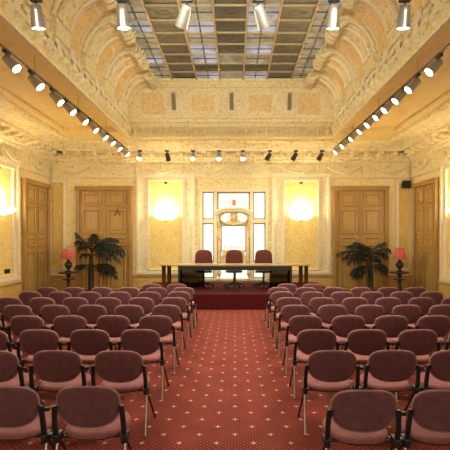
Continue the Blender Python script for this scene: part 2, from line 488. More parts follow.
# arched carved head (swan-neck pediment) above the centre
mm = MB()
pts = []
for k in range(25):
    t = k / 24; x = JL - .03 + (JR - JL + .06) * t
    z = 2.79 + .12 * math.sin(PI * t) ** 1.4 - .02 * math.cos(4 * PI * t)
    pts.append((x, YB - .07, z))
mm.tube(pts, .055, 8); mm.tube([(x, y - .03, z - .085) for x, y, z in pts], .025, 6)
mm.build('arched_moulding', 'stone', win, 50)
mm = MB(); mm.b2((x0, YB, 2.32), (x1, YB + .05, 2.86)); bk = mm.build('carved_panel', 'giltwindow', win)
# cartouche: grey-white lights with a gilded oval and scrolls
mm = MB()
for sx in (-1, 1):
    mm.pillow([(math.cos(t) * .16, math.sin(t) * .155) for t in [2 * PI * k / 18 for k in range(18)]], [(.01, -.02), (.85, -.02), (1, 0)], lambda a, b, t, sx=sx: Vector((cxw + sx * .27 + a, YB - .005 + t, 2.60 + b - a * sx * .25)))
mm.build('white_light', 'pane', bk)
mm = MB()
ring = [(cxw + math.cos(t) * .46, YB - .05, 2.57 + math.sin(t) * .22) for t in [2 * PI * k / 40 for k in range(41)]]
mm.tube(ring, .03, 6)
for sx in (-1, 1):
    sp_ = [(cxw + sx * (.17 - .03 * t) * math.cos(t) + sx * .02, YB - .05, 2.56 + (.15 - .025 * t) * math.sin(t)) for t in [k * .35 for k in range(18)]]
    mm.tube(sp_, .022, 6)
    mm.tube([(cxw + sx * .50, YB - .05, 2.80), (cxw + sx * .56, YB - .06, 2.6), (cxw + sx * .52, YB - .06, 2.42), (cxw + sx * .50, YB - .05, 2.25)], [.03, .06, .05, .02], 8)
mm.pillow([(math.cos(t) * .10, math.sin(t) * .13) for t in [2 * PI * k / 16 for k in range(16)]], [(.01, -.06), (.6, -.05), (1, 0)], lambda a, b, t: Vector((cxw + a, YB - .02 + t, 2.60 + b)))
mm.build('cartouche', 'giltwindow', bk, 60)
p = pane(x0 + .13, x1 - .13, 1.45, 2.33, 'pane', 'large_pane')
leadbars(p, x0 + .13, x1 - .13, 1.45, 2.33, [], [], .01, .03)
mm = MB()
for sx in (0, 1):
    a = (x0, x0 + .13) if sx == 0 else (x1 - .13, x1)
    mm.b2((a[0], YB - .01, 1.0), (a[1], YB + .07, 2.34), .01)
    mm.lathe([(.02, .0), (.05, .02), (.035, .1), (.045, .3), (.05, .7), (.03, .78), (.065, .84), (.06, .9), (.0, .92)], ((a[0] + a[1]) / 2, YB - .05, 1.06), 12)
mm.build('carved_pilaster', 'giltwindow', win, 50)
# lower carved shelf with ornament spikes and the curved white lights beneath
mm = MB(); mm.b2((x0 + .18, YB - .05, 1.30), (x1 - .18, YB + .07, 1.45), .02)
for k in range(7):
    xx = x0 + .24 + k * (x1 - x0 - .48) / 6
    mm.lathe([(.0, 0), (.03, .02), (.012, .06), (.022, .12), (.0, .25 if k % 2 else .32)], (xx, YB - .02, 1.45), 8)
mm.build('carved_crest', 'giltwindow', win, 50)
mm = MB(); mm.b2((x0, YB - .02, .98), (x1, YB + .07, 1.30), .01); mm.build('carved_apron', 'giltwindow', win)
p = pane(x0, x1, WINZ0 + fw, 1.0, 'pane', 'lower_pane')
# brown vase-and-stem tracery in front of the low white lights
for xx in (-.50, .50):
    mm = MB(); YT = GY - .10
    mm.lathe([(.0, 0), (.07, .0), (.05, .03), (.03, .07), (.075, .16), (.09, .23), (.05, .29), (.06, .31), (0, .31)], (cxw + xx, YT, WINZ0 + .06), 12)
    for q in range(9):
        t = R(-78 + 156 * q / 8); L = .24 + .06 * (q % 2)
        b0 = Vector((cxw + xx, YT, WINZ0 + .36)); e = b0 + Vector((math.sin(t) * L, 0, math.cos(t) * L * .8))
        mm.tube([b0, (b0 + e) / 2 + Vector((0, -.02, .04)), e], [.014, .03, .005], 6)
    mm.build('vase_tracery', 'giltwindow', win, 50)

# ---------------------------------------------------------------- frieze, cornice and ceiling
def cornice(idx, p0, p1, out, label, mat='ornate'):
    mb = MB()
    prof = [(0, 4.42), (.05, 4.42), (.07, 4.46), (.14, 4.50), (.14, 4.56), (.2, 4.57), (.22, 4.60), (.22, 4.74), (.55, 4.74), (.56, 4.82), (.62, 4.83), (.70, 4.88), (.86, 4.90), (1.02, 4.885), (1.08, 4.85), (1.2, 4.87), (1.2, ZS + .02), (0, ZS + .02)]
    mb.sweep(prof, p0, p1, out)
    p0v, p1v = Vector((*p0, 0)), Vector((*p1, 0)); L = (p1v - p0v).length; d = (p1v - p0v).normalized(); o = Vector((*out, 0))
    n = int(L / .47)
    for i in range(n):
        c = p0v + d * (L * (i + .5) / n)
        # scroll modillions
        for a, z, s_ in ((.30, 4.665, .13), (.42, 4.685, .10)):
            cc = c + o * a
            sz = (.13, .20, s_) if abs(d.x) > .5 else (.20, .13, s_)
            mb.box((cc.x, cc.y, z), sz, None, .02)
    return struct(mb.build('trim_%d' % idx, mat), label, 'cornice')
cornice(1, (XL, YB), (XR, YB), (0, -1), 'stucco cornice with scroll brackets above the end wall')
cornice(2, (XL, YF), (XL, YB), (1, 0), 'stucco cornice with scroll brackets above the left wall')
cornice(3, (XR, YF), (XR, YB), (-1, 0), 'stucco cornice with scroll brackets above the right wall')

def frieze(idx, wall, a0, a1, label, step=1.55):
    W = to_wall(wall); mb = MB()
    wbox(mb, W, a0, a1, 0, .025, 3.98, 4.42); wbox(mb, W, a0, a1, 0, .06, 3.92, 3.99, .012)
    n = max(1, round((a1 - a0) / step)); w = (a1 - a0) / n
    for i in range(n):
        s = a0 + i * w
        pts, rad = [], []
        for k in range(15):
            t = k / 14
            pts.append(W(s + w * (.08 + .84 * t), .05, 4.34 - .24 * math.sin(PI * t)))
            rad.append(.018 + .032 * math.sin(PI * t))
        mb.tube(pts, rad, 8)
        for q in (0, 1):
            mb.tube([W(s + w * (.08 + .84 * q), .05, 4.34), W(s + w * (.07 + .86 * q), .05, 4.2), W(s + w * (.08 + .84 * q), .045, 4.05)], [.035, .03, .008], 6)
        c = Vector(W(s + w / 2, .05, 4.30))
        mb.lathe([(0, -.05), (.05, -.04), (.075, 0), (.05, .04), (0, .05)], c, 10)
    return struct(mb.build('trim_%d' % idx, 'relief', None, 50), label, 'frieze')
frieze(4, 'back', XL, XR, 'garland frieze running above the doors of the end wall')
frieze(5, 'left', YF, YB, 'garland frieze along the top of the left wall')
frieze(6, 'right', YF, YB, 'garland frieze along the top of the right wall')

# flat ceiling ring: beams with recessed ochre panels
cl = MB()
T = ZS + .3
cl.b2((XL - .3, WE, ZS), (XR + .3, YB + .3, T)); cl.b2((XL - .3, YF, ZS), (XR + .3, WN, T))
for (x0, x1) in ((XL - .3, WL), (WR, XR + .3)):
    cl.b2((x0, WN, ZS + .12), (x1, WE, T))
for sgn, e, c0 in ((-1, WL, XL + 1.2), (1, WR, XR - 1.2)):
    cl.b2((min(e, e + sgn * .16), WN, ZS), (max(e, e + sgn * .16), WE, ZS + .13))
    cl.b2((min(c0, c0 + sgn * -.14), WN, ZS), (max(c0, c0 - sgn * .14), WE, ZS + .13))
    for y in (12.25,):
        e = e + sgn * .06
        cl.b2((min(e, c0), y, ZS - .015), (max(e, c0), y + .66, ZS + .13), .01)
ceil = struct(cl.build('ceiling', 'soffit'), 'ochre plaster ceiling around the stained glass skylight', 'ceiling')

# rim of the well: leaf moulding in front of the cove
def rim_profile():
    return [(-.04, ZS - .02), (.02, ZS - .03), (.03, ZS + .01), (-.01, ZS + .03), (-.01, ZS + .20), (.05, ZS + .22), (.07, ZS + .26), (.03, ZS + .29), (.03, ZS + .32), (-.14, ZS + .32), (-.14, ZS + .02)]
idx = 7
for p0, p1, out, nm in (((WL, WN), (WL, WE), (1, 0), 'left'), ((WR, WN), (WR, WE), (-1, 0), 'right'), ((WL, WE), (WR, WE), (0, -1), 'far')):
    mb = MB(); mb.sweep(rim_profile(), p0, p1, out)
    p0v, p1v = Vector((*p0, 0)), Vector((*p1, 0)); L = (p1v - p0v).length; d = (p1v - p0v).normalized(); o = Vector((*out, 0))
    n = int(L / .30)
    for i in range(n):     # acanthus leaves along the rim
        c = p0v + d * (L * (i + .5) / n)
        side = d * (.125 if i % 2 else .085)
        base = c + o * -.02 + Vector((0, 0, ZS + .02)); tip = c + o * .06 + Vector((0, 0, ZS + .24))
        mid = (base + tip) / 2 + o * .02
        mb.loft([[base - side * .4 - o * .03, base + o * .02, base + side * .4 - o * .03],
                 [mid - side - o * .05, mid + o * .05, mid + side - o * .05],
                 [tip - side * .8 - o * .06, tip + o * .03, tip + side * .8 - o * .06]])
    struct(mb.build('trim_%d' % idx, 'relief'), 'leaf moulding on the %s rim of the skylight well' % nm, 'moulding'); idx += 1

# the cove: concave sides banded by broad transverse ribs, ochre fields between, antefixes along the foot
Z0 = ZS + .30
ZV = Z0 + .34
def zc(s): return ZV + (ZG - ZV) * math.sqrt(max(0, 1 - (1 - s) ** 2))
RIBS = [12.12 - 1.47 * k for k in range(7)]
PROF = [(0.0, Z0 - .06), (0.0, Z0 + .17)] + [(1 - math.cos(R(q)), ZV + (ZG - ZV) * math.sin(R(q))) for q in (0, 9, 18, 27, 36, 45, 54, 63, 72, 81, 90)]
def cove(sgn, edge, glass, nm):
    run = abs(edge - glass)
    def P(s, y, z): return Vector((edge - sgn * run * s, y, z))   # s: 0 at the rim, 1 at the glass
    pp = [Vector((-sgn * run * a, 0, z)) for a, z in PROF]
    nrm = []
    for i in range(len(pp)):
        d = (pp[min(i + 1, len(pp) - 1)] - pp[max(i - 1, 0)]).normalized()
        n = Vector((d.z, 0, -d.x)); n = n if n.x * -sgn > 0 or n.z < 0 else -n
        if n.z > .01: n = -n
        if abs(n.z) < .02 and n.x * -sgn < 0: n = -n
        nrm.append(n)
    def Q(i, y, off): return Vector((edge, y, 0)) + pp[i] + nrm[i] * off
    def strip(mb, y0, y1, o0, o1, i0=0, i1=None):
        i1 = len(pp) - 1 if i1 is None else i1
        mb.loft([[Q(i, y0, o0), Q(i, y1, o0), Q(i, y1, o1), Q(i, y0, o1)] for i in range(i0, i1 + 1)])
    mb = MB()
    rings = []
    for y in (WN, WE + .1):
        rings.append([P(a, y, z) for a, z in PROF] + [P(1.0, y, ZG + .12), P(-.3, y, ZG + .12), P(-.3, y, Z0 - .06)])
    mb.loft(rings)
    cv = mb.build('cove', 'ornate', ceil, 50)
    m1 = MB(); m1.b2([min(a, b) for a, b in zip(P(.95, WN, ZG - .05), P(1.03, WE, ZG + .06))], [max(a, b) for a, b in zip(P(.95, WN, ZG - .05), P(1.03, WE, ZG + .06))], .02)
    m1.build('edge_bead', 'stone', cv)
    for yc in RIBS:
        m3 = MB()
        strip(m3, yc - .40, yc + .40, -.03, .06, 3)
        rib = m3.build('cove_rib', 'relief', cv, 35)
        m3 = MB(); strip(m3, yc - .27, yc + .27, .0, .13, 3); m3.build('raised_band', 'ornate', rib, 35)
        m3 = MB()
        for q in (-.36, -.20, .20, .36):
            m3.tube([Q(i, yc + q, .07 if abs(q) > .3 else .135) for i in range(3, len(pp))], .032, 6)
        m3.build('rib_bead', 'stone', rib, 50)
        # leafy console where the rib meets the glass
        m3 = MB()
        for j in range(5):
            y = yc - .36 + .18 * j
            m3.tube([P(.80, y, ZG - .12), P(.98, y, ZG - .20), P(1.10, y, ZG - .17), P(1.17 + (.03 if j % 2 else 0), y, ZG - .06)], [.07, .085, .06, .012], 8)
        for sg in (-1, 1):
            m3.tube([P(1.0, yc + sg * .30, ZG - .16), P(1.10, yc + sg * .42, ZG - .16), P(1.12, yc + sg * .52, ZG - .08)], [.06, .05, .01], 6)
        m3.build('leaf_console', 'relief', rib, 50)
        # foot block of the rib
        m3 = MB(); strip(m3, yc - .32, yc + .32, .0, .10, 1, 3); m3.build('rib_foot', 'relief', rib)
    for a, b in zip(RIBS[1:], RIBS[:-1]):
        m2 = MB(); strip(m2, a + .42, b - .42, -.02, .025, 2, 9); fld = m2.build('ochre_field', 'ochre', cv, 50)
        m2 = MB()
        yc = (a + b) / 2
        ring = [Q(3, yc - .27, .03)] + [Q(i, yc - .27, .03) for i in range(4, 8)] + [Q(8, yc - .16, .03), Q(8, yc + .16, .03)] + [Q(i, yc + .27, .03) for i in range(7, 2, -1)]
        m2.tube(ring, .02, 6)
        m2.build('field_moulding', 'stone', fld, 50)
    # antefixes: pointed palmettes standing along the foot of the cove
    y = WN + .3; k = 0
    while y < WE - .25:
        m5 = MB(); h = .60 if k % 2 == 0 else .42
        b0 = P(.07, y, Z0 - .02)
        o_ = Vector((-sgn, 0, 0))
        rings = []
        for t, w, dep in ((0, .09, .05), (.18, .10, .07), (.3, .06, .04), (.42, .13, .08), (.6, .11, .07), (.8, .055, .05), (1.0, .006, .01)):
            c = b0 + Vector((0, 0, h * t)) - o_ * (.02 + .07 * t * t) 
            rings.append([c + Vector((0, w, 0)), c + o_ * -dep, c - Vector((0, w, 0)), c + o_ * .02])
        m5.loft(rings)
        for q in (-1, 1):
            st = b0 + Vector((0, q * .03, h * .2))
            m5.tube([st, st + Vector((sgn * .04, q * .12, .06)), st + Vector((sgn * .03, q * .19, .02 + h * .2)), st + Vector((sgn * .02, q * .16, .03 + h * .34))], [.04, .045, .03, .006], 6)
        m5.build('antefix', 'stone' if k % 2 == 0 else 'relief', cv, 50)
        y += .37; k += 1
    return cv
cove(-1, WL, SL, 'left')
cove(1, WR, SR, 'right')

# far end of the well: panelled frieze leaning inwards
def endp(x, s, o):   # s 0..1 up the slope
    y = WE + .02 - .5 * s - o
    return Vector((x, y, ZS + .16 + (ZG + .02 - ZS - .16) * s))
mb = MB()
prof = [(0, 0), (.05, .0), (.05, .05), (.015, .07), (.015, .16), (.06, .18), (.06, .235), (.02, .26), (.02, .83), (.05, .85), (.075, .90), (.055, .93), (.09, .96), (.09, 1.0), (-.3, 1.0), (-.3, 0)]
mb.loft([[endp(x, s, o) for o, s in prof] for x in (WL - .05, WR + .05)])
ec = mb.build('end_cove', 'cream', ceil)
def slab(mb, x0, x1, s0, s1, o0, o1):
    mb.loft([[endp(x0, s0, o), endp(x1, s0, o), endp(x1, s1, o), endp(x0, s1, o)] for o in (o0, o1)])
cxs = -.10
for xc_ in (-1.80, cxs, 1.60):
    m2 = MB(); slab(m2, xc_ - .26, xc_ + .26, .26, .83, .01, .05); pl = m2.build('pilaster', 'relief', ec)
    m2 = MB(); slab(m2, xc_ - .055, xc_ + .055, .42, .72, .05, .10)
    for q in (-1, 1): slab(m2, xc_ + q * .03 - .012, xc_ + q * .03 + .012, .40, .74, .10, .13)
    m2.build('triglyph', plain('grey_brown_stone', (.30, .22, .12), .6) if 'grey_brown_stone' not in bpy.data.materials else bpy.data.materials['grey_brown_stone'], pl)
for xa, xb in ((-1.54, -.36), (.16, 1.34)):
    m2 = MB()
    for a, b, c, d in ((xa, xb, .26, .32), (xa, xb, .77, .83), (xa, xa + .12, .32, .77), (xb - .12, xb, .32, .77)): slab(m2, a, b, c, d, .01, .045)
    pf = m2.build('panel_frame', 'relief', ec)
    m2 = MB(); slab(m2, xa + .26, xb - .26, .40, .70, .01, .03); m2.build('ochre_panel', 'ochre', pf)
for xa, xb in ((-2.75, -2.1), (1.88, 2.5)):
    m2 = MB(); slab(m2, xa, xb, .34, .74, .015, .035); m2.build('ochre_panel', 'ochre', ec)
# near end of the well (behind the camera's view)
mb = MB(); mb.loft([[Vector((WL - .1, y, z)), Vector((WR + .1, y, z)), Vector((WR + .1, y + .55, ZG + .1)), Vector((WL - .1, y + .55, ZG + .1))] for y, z in ((WN - .05, ZS), (WN - .15, ZS))])
mb.build('end_cove', 'cream', ceil)

# ---------------------------------------------------------------- skylight
GZ = ZG + .04
colx = [SL] + [(x - 235) * (SE + .02) / 428 for x in (173, 197, 220, 243.5, 266.5, 291)] + [SR]
rowy = [12.42]
while rowy[-1] > SN + .5: rowy.append(rowy[-1] - .565)
sk = MB()
for x in colx: sk.b2((x - .022, rowy[-1], GZ - .06), (x + .022, rowy[0], GZ + .03))
sk = struct(sk.build('window_2', 'gilt'), 'leaded glass skylight with olive and blue grey panes', 'skylight')
mm = MB()
for y in rowy: mm.b2((SL, y - .014, GZ - .035), (SR, y + .014, GZ + .02))
mm.build('cross_bar', 'gilt', sk)
rnd = random.Random(3)
panes = {'sky_dark': MB(), 'sky_blue': MB(), 'sky_straw': MB()}
bars = MB(); scroll = MB()
for i in range(7):
    x0, x1 = colx[i], colx[i + 1]
    dark = i in (1, 3, 5)
    for j in range(len(rowy) - 1):
        y1, y0 = rowy[j], rowy[j + 1]
        if j == 0: k = 'sky_dark' if i in (1, 3, 5) and i != 3 else ('sky_blue' if i % 2 == 0 and i in (2, 4) else 'sky_straw')
        elif j == 1: k = 'sky_dark' if i not in (0, 6) else 'sky_straw'
        elif dark: k = 'sky_dark' if not (i == 3 and j == 2) else 'sky_straw'
        else: k = rnd.choice(['sky_blue', 'sky_blue', 'sky_straw']) if i in (2, 4) else rnd.choice(['sky_blue', 'sky_straw', 'sky_straw'])
        panes[k].b2((x0, y0, GZ), (x1, y1, GZ + .012))
        if not dark:
            bars.b2(((x0 + x1) / 2 - .014, y0, GZ - .02), ((x0 + x1) / 2 + .014, y1, GZ))
            bars.b2((x0, (y0 + y1) / 2 - .008, GZ - .015), (x1, (y0 + y1) / 2 + .008, GZ))
        elif j > 1:
            # painted scroll ornament in the olive panes
            cx, cy = (x0 + x1) / 2, (y0 + y1) / 2
            for sx in (-1, 1):
                scroll.tube([(cx + sx * (.20 - .028 * t) * math.cos(t), cy + (.16 - .022 * t) * math.sin(t), GZ - .004) for t in [q * .55 for q in range(11)]], .011, 4, .4)
for k, p_ in panes.items(): p_.build({'sky_dark': 'olive_glass', 'sky_blue': 'blue_grey_glass', 'sky_straw': 'straw_glass'}[k], k, sk)
bars.build('lead_came', 'lead', sk)
scroll.build('scroll_ornament', plain('painted_scroll', (.20, .15, .08), .6), sk)
rf = MB(); rf.b2((SL - .9, SN - .7, GZ + .10), (SR + .9, SE + .6, GZ + .14)); rf.build('roof_light_cover', 'lead', sk)

# ---------------------------------------------------------------- audience chairs
def rr_outline(w, ztop, zbot, n=44):
    pts = []
    for k in range(n):
        t = 2 * PI * k / n
        c, s = math.cos(t), math.sin(t)
        e = 2 / 3.2 if s > 0 else 2 / 2.5
        a = math.copysign(abs(c) ** e, c) * w / 2; b = math.copysign(abs(s) ** e, s)
        a *= 1 - .03 * (b < 0) * abs(b)
        pts.append((a, b * (ztop if b > 0 else zbot)))
    return pts
def make_chair():
    root = empty('conference_chair', (0, 0, 0))
    # backrest: centre z .675
    o = rr_outline(.46, .152, .158)
    def trb(a, b, t):
        lean = -.035 - .16 * b
        bend = .55 * a * a
        return Vector((a, lean + bend + t, .672 + b))
    m = MB()
    m.pillow(o, [(.01, -.020), (.35, -.0205), (.7, -.020), (.88, -.018), (.965, -.012), (1, 0), (.985, .016), (.9, .03), (.6, .038), (.3, .04), (.01, .04)], trb)
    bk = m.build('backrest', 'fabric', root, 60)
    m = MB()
    ring = [trb(a * .995, b * .995, 0) for a, b in o]; m.tube(ring + ring[:2], .0085, 6)
    m.build('piping', 'piping', bk, 60)
    # seat
    so = [(a, b) for a, b in rr_outline(.47, .22, .22)]
    def trs(a, b, t): return Vector((a, .225 + b, .445 + .05 * b + t - .25 * a * a * (b > 0)))
    m = MB()
    m.pillow(so, [(.01, .022), (.5, .022), (.85, .02), (.96, .012), (1, -.004), (.99, -.02), (.9, -.03), (.4, -.032), (.01, -.032)], trs)
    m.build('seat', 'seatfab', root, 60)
    m = MB(); m.pillow(so, [(.01, -.045), (.7, -.045), (.9, -.038), (.93, -.026), (.5, -.03), (.01, -.03)], trs)
    m.build('seat_pan', 'plastic', root, 60)
    for sx in (-1, 1):
        x = sx * .252
        m = MB()
        # flat black upright curving up the side of the backrest
        pts = [(x, .06, .405), (x, .022, .46), (x, .005, .54), (x * .985, -.01, .62), (x * .96, -.02, .675)]
        m.loft([[Vector((px - .017, py - .012, pz)), Vector((px + .017, py - .012, pz)), Vector((px + .017, py + .012, pz)), Vector((px - .017, py + .012, pz))] for px, py, pz in pts])
        m.box((x, .065, .412), (.045, .11, .065), None, .012)
        m.build('upright', 'plastic', root)
        m = MB(); m.tube([(x, .07, .40), (x + sx * .008, .01, .2), (x + sx * .012, -.04, .012)], .011, 8); m.lathe([(.014, 0), (.015, .02), (.011, .03)], (x + sx * .012, -.042, 0), 8)
        m.build('rear_leg', 'chrome', root, 50)
        m = MB(); m.tube([(x, .075, .40), (x + sx * .004, .25, .2), (x + sx * .008, .42, .012)], .011, 8); m.lathe([(.014, 0), (.015, .02), (.011, .03)], (x + sx * .008, .422, 0), 8)
        m.build('front_leg', 'darksteel', root, 50)
    m = MB(); m.tube([(-.252, .10, .398), (.252, .10, .398)], .011, 8); m.tube([(-.252, .09, .395), (-.2, .30, .40), (.2, .30, .40), (.252, .09, .395)], .009, 6)
    m.build('crossbar', 'darksteel', root, 50)
    return root
def make_links():
    out = []
    for y, z, h in ((.06, .425, .045), (-.008, .645, .020)):
        m = MB(); m.box((.285, y, z), (.040, h, .030), None, .005); out.append(m.build('link_bracket', 'plastic'))
    return out
proto = make_chair(); linkp = make_links()
for q in linkp: q.parent = proto
proto_end = None
ORD = ['first', 'second', 'third', 'fourth', 'fifth', 'sixth', 'seventh', 'eighth', 'ninth']
rows = [3.02, 4.08, 5.02, 5.92, 6.86, 7.72, 8.56, 9.32]
LX = [-1.115 - .597 * k for k in range(6)]
RX = [.97 + .598 * k for k in range(6)]
first = [True]
def chair(x, y, side, r, k, link):
    if first[0]: first[0] = False; o = proto
    else:
        o = proto.copy(); COL.objects.link(o)
        for ch in KP:
            if ch in linkp and not link: continue
            c = ch.copy(); COL.objects.link(c); c.parent = o
            for g in KP[ch]:
                d = g.copy(); COL.objects.link(d); d.parent = c
    o.location = (x, y + .055, 0)
    o.rotation_euler = (0, 0, R(random.uniform(-1, 1)))
    rowtxt = 'row nearest the camera' if r == 0 else ('%s row from camera' % ORD[r] if r < 8 else 'short row against the dais')
    tag(o, 'mauve chair %s of the aisle, %s, %s seat from aisle' % (side, rowtxt, ORD[k]), 'chair', 'mauve conference chairs in rows')
KP = {ch: list(ch.children) for ch in proto.children}
def inview(x, y): return -75 < 235 + 428 * x / y < 525
for r, y in enumerate(rows):
    jit = random.uniform(-.015, .015)
    for k in range(6):
        x = LX[k] + jit; yy = y
        if r == 0: x = [-1.075, -1.665, -2.255, -2.85, -3.45, -4.05][k]; yy = 3.10
        if inview(x, yy): chair(x, yy + random.uniform(-.01, .01), 'left', r, k, True if first[0] else k > 0)
    for k in range(6):
        x = RX[k] + jit; yy = y
        if r == 0: x = [.92, 1.50, 2.085, 2.67, 3.26, 3.85][k]
        if r == 1: x = [.935, 1.52, 2.11, 2.70, 3.29, 3.88][k]
        if inview(x, yy): chair(x, yy + random.uniform(-.01, .01), 'right', r, k, k < 5)
for k, x in enumerate((-1.36, -1.95)): chair(x, 10.02, 'left', 8, k, k > 0)
for k, x in enumerate((1.22, 1.81)): chair(x, 10.02, 'right', 8, k, k < 1)
for q in linkp: bpy.data.objects.remove(q)     # the aisle seat has no neighbour to link to

# ---------------------------------------------------------------- dais, table, office chairs
DX0, DX1, DY0, DH = -2.75, 2.75, 11.35, .41
m = MB(); m.b2((DX0, DY0, 0), (DX1, YB - .09, DH), .02)
dais = tag(m.build('dais', 'dais'), 'low burgundy carpeted dais below the bright window', 'platform')
TZ = DH + .74
tb = empty('conference_table', (0, 12.0, DH))
tag(tb, 'long pale wood table with black frame and smoked panel on dais', 'table')
m = MB(); outl = []
for k in range(40):
    t = 2 * PI * k / 40
    outl.append((math.copysign(abs(math.cos(t)) ** .35, math.cos(t)) * 1.72, math.copysign(abs(math.sin(t)) ** .35, math.sin(t)) * .36))
m.pillow(outl, [(.01, -.045), (.985, -.045), (1, -.038), (1, -.008), (.992, 0), (.01, 0)], lambda a, b, t: Vector((a, b + .38, .74 + t)))
m.build('table_top', 'tabletop', tb)
for sx in (-1, 1):
    m = MB()
    x0 = 1.63
    o2 = [(x0, .02), (1.9, .10), (2.12, .16), (2.17, .22), (2.17, .44), (2.10, .52), (x0, .72)]
    m.loft([[Vector((sx * a, b, z)) for a, b in o2] for z in (.70, .738)])
    m.build('end_leaf', 'tabletop', tb)
    for xx, yy in ((1.90, .36), (2.05, .32)):
        m = MB(); m.lathe([(.065, 0), (.07, .01), (.07, .05), (.058, .06), (.058, .66), (.07, .68), (.07, .70)], (sx * xx, yy, 0), 14)
        m.build('column_leg', 'oldbrass', tb, 40)
    m = MB(); m.b2((sx * 1.58 - .035, .06, 0), (sx * 1.58 + .035, .70, .05), .008); m.b2((sx * 1.58 - .03, .07, .05), (sx * 1.58 + .03, .20, .70), .008); m.b2((sx * 1.58 - .03, .5, .05), (sx * 1.58 + .03, .62, .70), .008)
    m.build('leg', 'plastic', tb)
m = MB(); m.b2((-.035, .06, 0), (.035, .70, .04), .008); m.b2((-.03, .07, .04), (.03, .17, .70), .008); m.build('leg', 'plastic', tb)
m = MB(); m.b2((-1.6, .06, .58), (1.6, .12, .698)); m.b2((-1.6, .62, .63), (1.6, .66, .698)); m.build('apron', 'plastic', tb)
for xa, xb in ((-1.55, -.86), (.98, 1.55)):
    m = MB(); m.b2((xa, .10, .08), (xb, .112, .64)); m.build('modesty_panel', 'smoked', tb)

def office_chair():
    root = empty('office_chair', (0, 0, 0))
    m = MB()
    o = [(a, b) for a, b in rr_outline(.53, .30, .32)]
    m.pillow(o, [(.01, -.03), (.5, -.03), (.85, -.025), (.97, -.012), (1, .0), (.97, .03), (.85, .05), (.5, .055), (.01, .055)], lambda a, b, t: Vector((a * (1 + .05 * (b < 0)), .25 - t + .25 * b * .4 - .5 * a * a, .83 + b)))
    m.build('backrest', 'leather', root, 60)
    m = MB()
    m.pillow(rr_outline(.52, .24, .24), [(.01, .05), (.5, .05), (.85, .04), (1, .0), (.97, -.03), (.5, -.04), (.01, -.04)], lambda a, b, t: Vector((a, b, .48 + t)))
    m.build('seat', 'plastic', root, 60)
    m = MB(); m.tube([(0, .05, .44), (0, .27, .42), (0, .31, .55), (0, .29, .72)], [.03, .03, .028, .025], 8, .6); m.build('back_support', 'plastic', root, 40)
    m = MB(); m.lathe([(.05, .10), (.055, .14), (.03, .16), (.03, .30), (.022, .31), (.022, .43), (.10, .44), (.10, .455)], (0, 0, 0), 14); m.build('gas_column', 'plastic', root, 40)
    for k in range(5):
        t = 2 * PI * k / 5 + .3
        d = Vector((math.cos(t), math.sin(t), 0))
        m = MB(); m.tube([d * .03 + Vector((0, 0, .13)), d * .2 + Vector((0, 0, .11)), d * .30 + Vector((0, 0, .075))], [.035, .028, .02], 8); sp_ = m.build('base_spoke', 'plastic', root, 40)
        m = MB(); c = d * .30 + Vector((0, 0, .03))
        m.lathe([(.0, -.022), (.026, -.022), (.03, -.015), (.03, .015), (.026, .022), (.0, .022)], c, 12, Matrix.Rotation(t, 3, 'Z') @ Matrix.Rotation(R(90), 3, 'X'))
        m.tube([c, c + Vector((0, 0, .05))], .012, 6)
        m.build('caster', 'plastic', sp_, 40)
    return root
oc = office_chair()
for i, (x, txt) in enumerate(((-.945, 'at the left end of the table'), (-.03, 'at the middle of the table'), (.86, 'at the right end of the table'))):
    o = oc if i == 0 else copy_tree(oc)
    o.location = (x, 12.95, DH)
    o.rotation_euler = (0, 0, R((4, -2, -5)[i]))
    tag(o, 'brown padded swivel chair on the dais %s' % txt, 'chair', 'swivel chairs behind the dais table')

# ---------------------------------------------------------------- lamps on stands
def lamp_stand(x, y, txt):
    root = empty('lamp_stand', (x, y, 0))
    tag(root, 'dark carved wooden pedestal stand under the %s' % txt, 'table')
    m = MB(); m.lathe([(0, .82), (.27, .82), (.30, .835), (.30, .855), (.28, .865), (0, .865)], (0, 0, 0), 28); m.build('stand_top', 'mahogany', root, 40)
    m = MB(); m.lathe([(0, .62), (.17, .62), (.19, .635), (.19, .65), (0, .655)], (0, 0, 0), 24); m.build('shelf', 'mahogany', root, 40)
    m = MB(); m.lathe([(.05, .06), (.07, .10), (.045, .16), (.06, .25), (.075, .36), (.05, .46), (.04, .52), (.06, .58), (.05, .64), (.045, .70), (.07, .78), (.09, .82)], (0, 0, 0), 16); m.build('column', 'mahogany', root, 40)
    for k in range(3):
        t = 2 * PI * k / 3 + .5; d = Vector((math.cos(t), math.sin(t), 0))
        m = MB(); m.tube([d * .03 + Vector((0, 0, .15)), d * .14 + Vector((0, 0, .12)), d * .22 + Vector((0, 0, .05)), d * .28 + Vector((0, 0, .02))], [.03, .028, .024, .02], 8); m.build('foot', 'mahogany', root, 40)
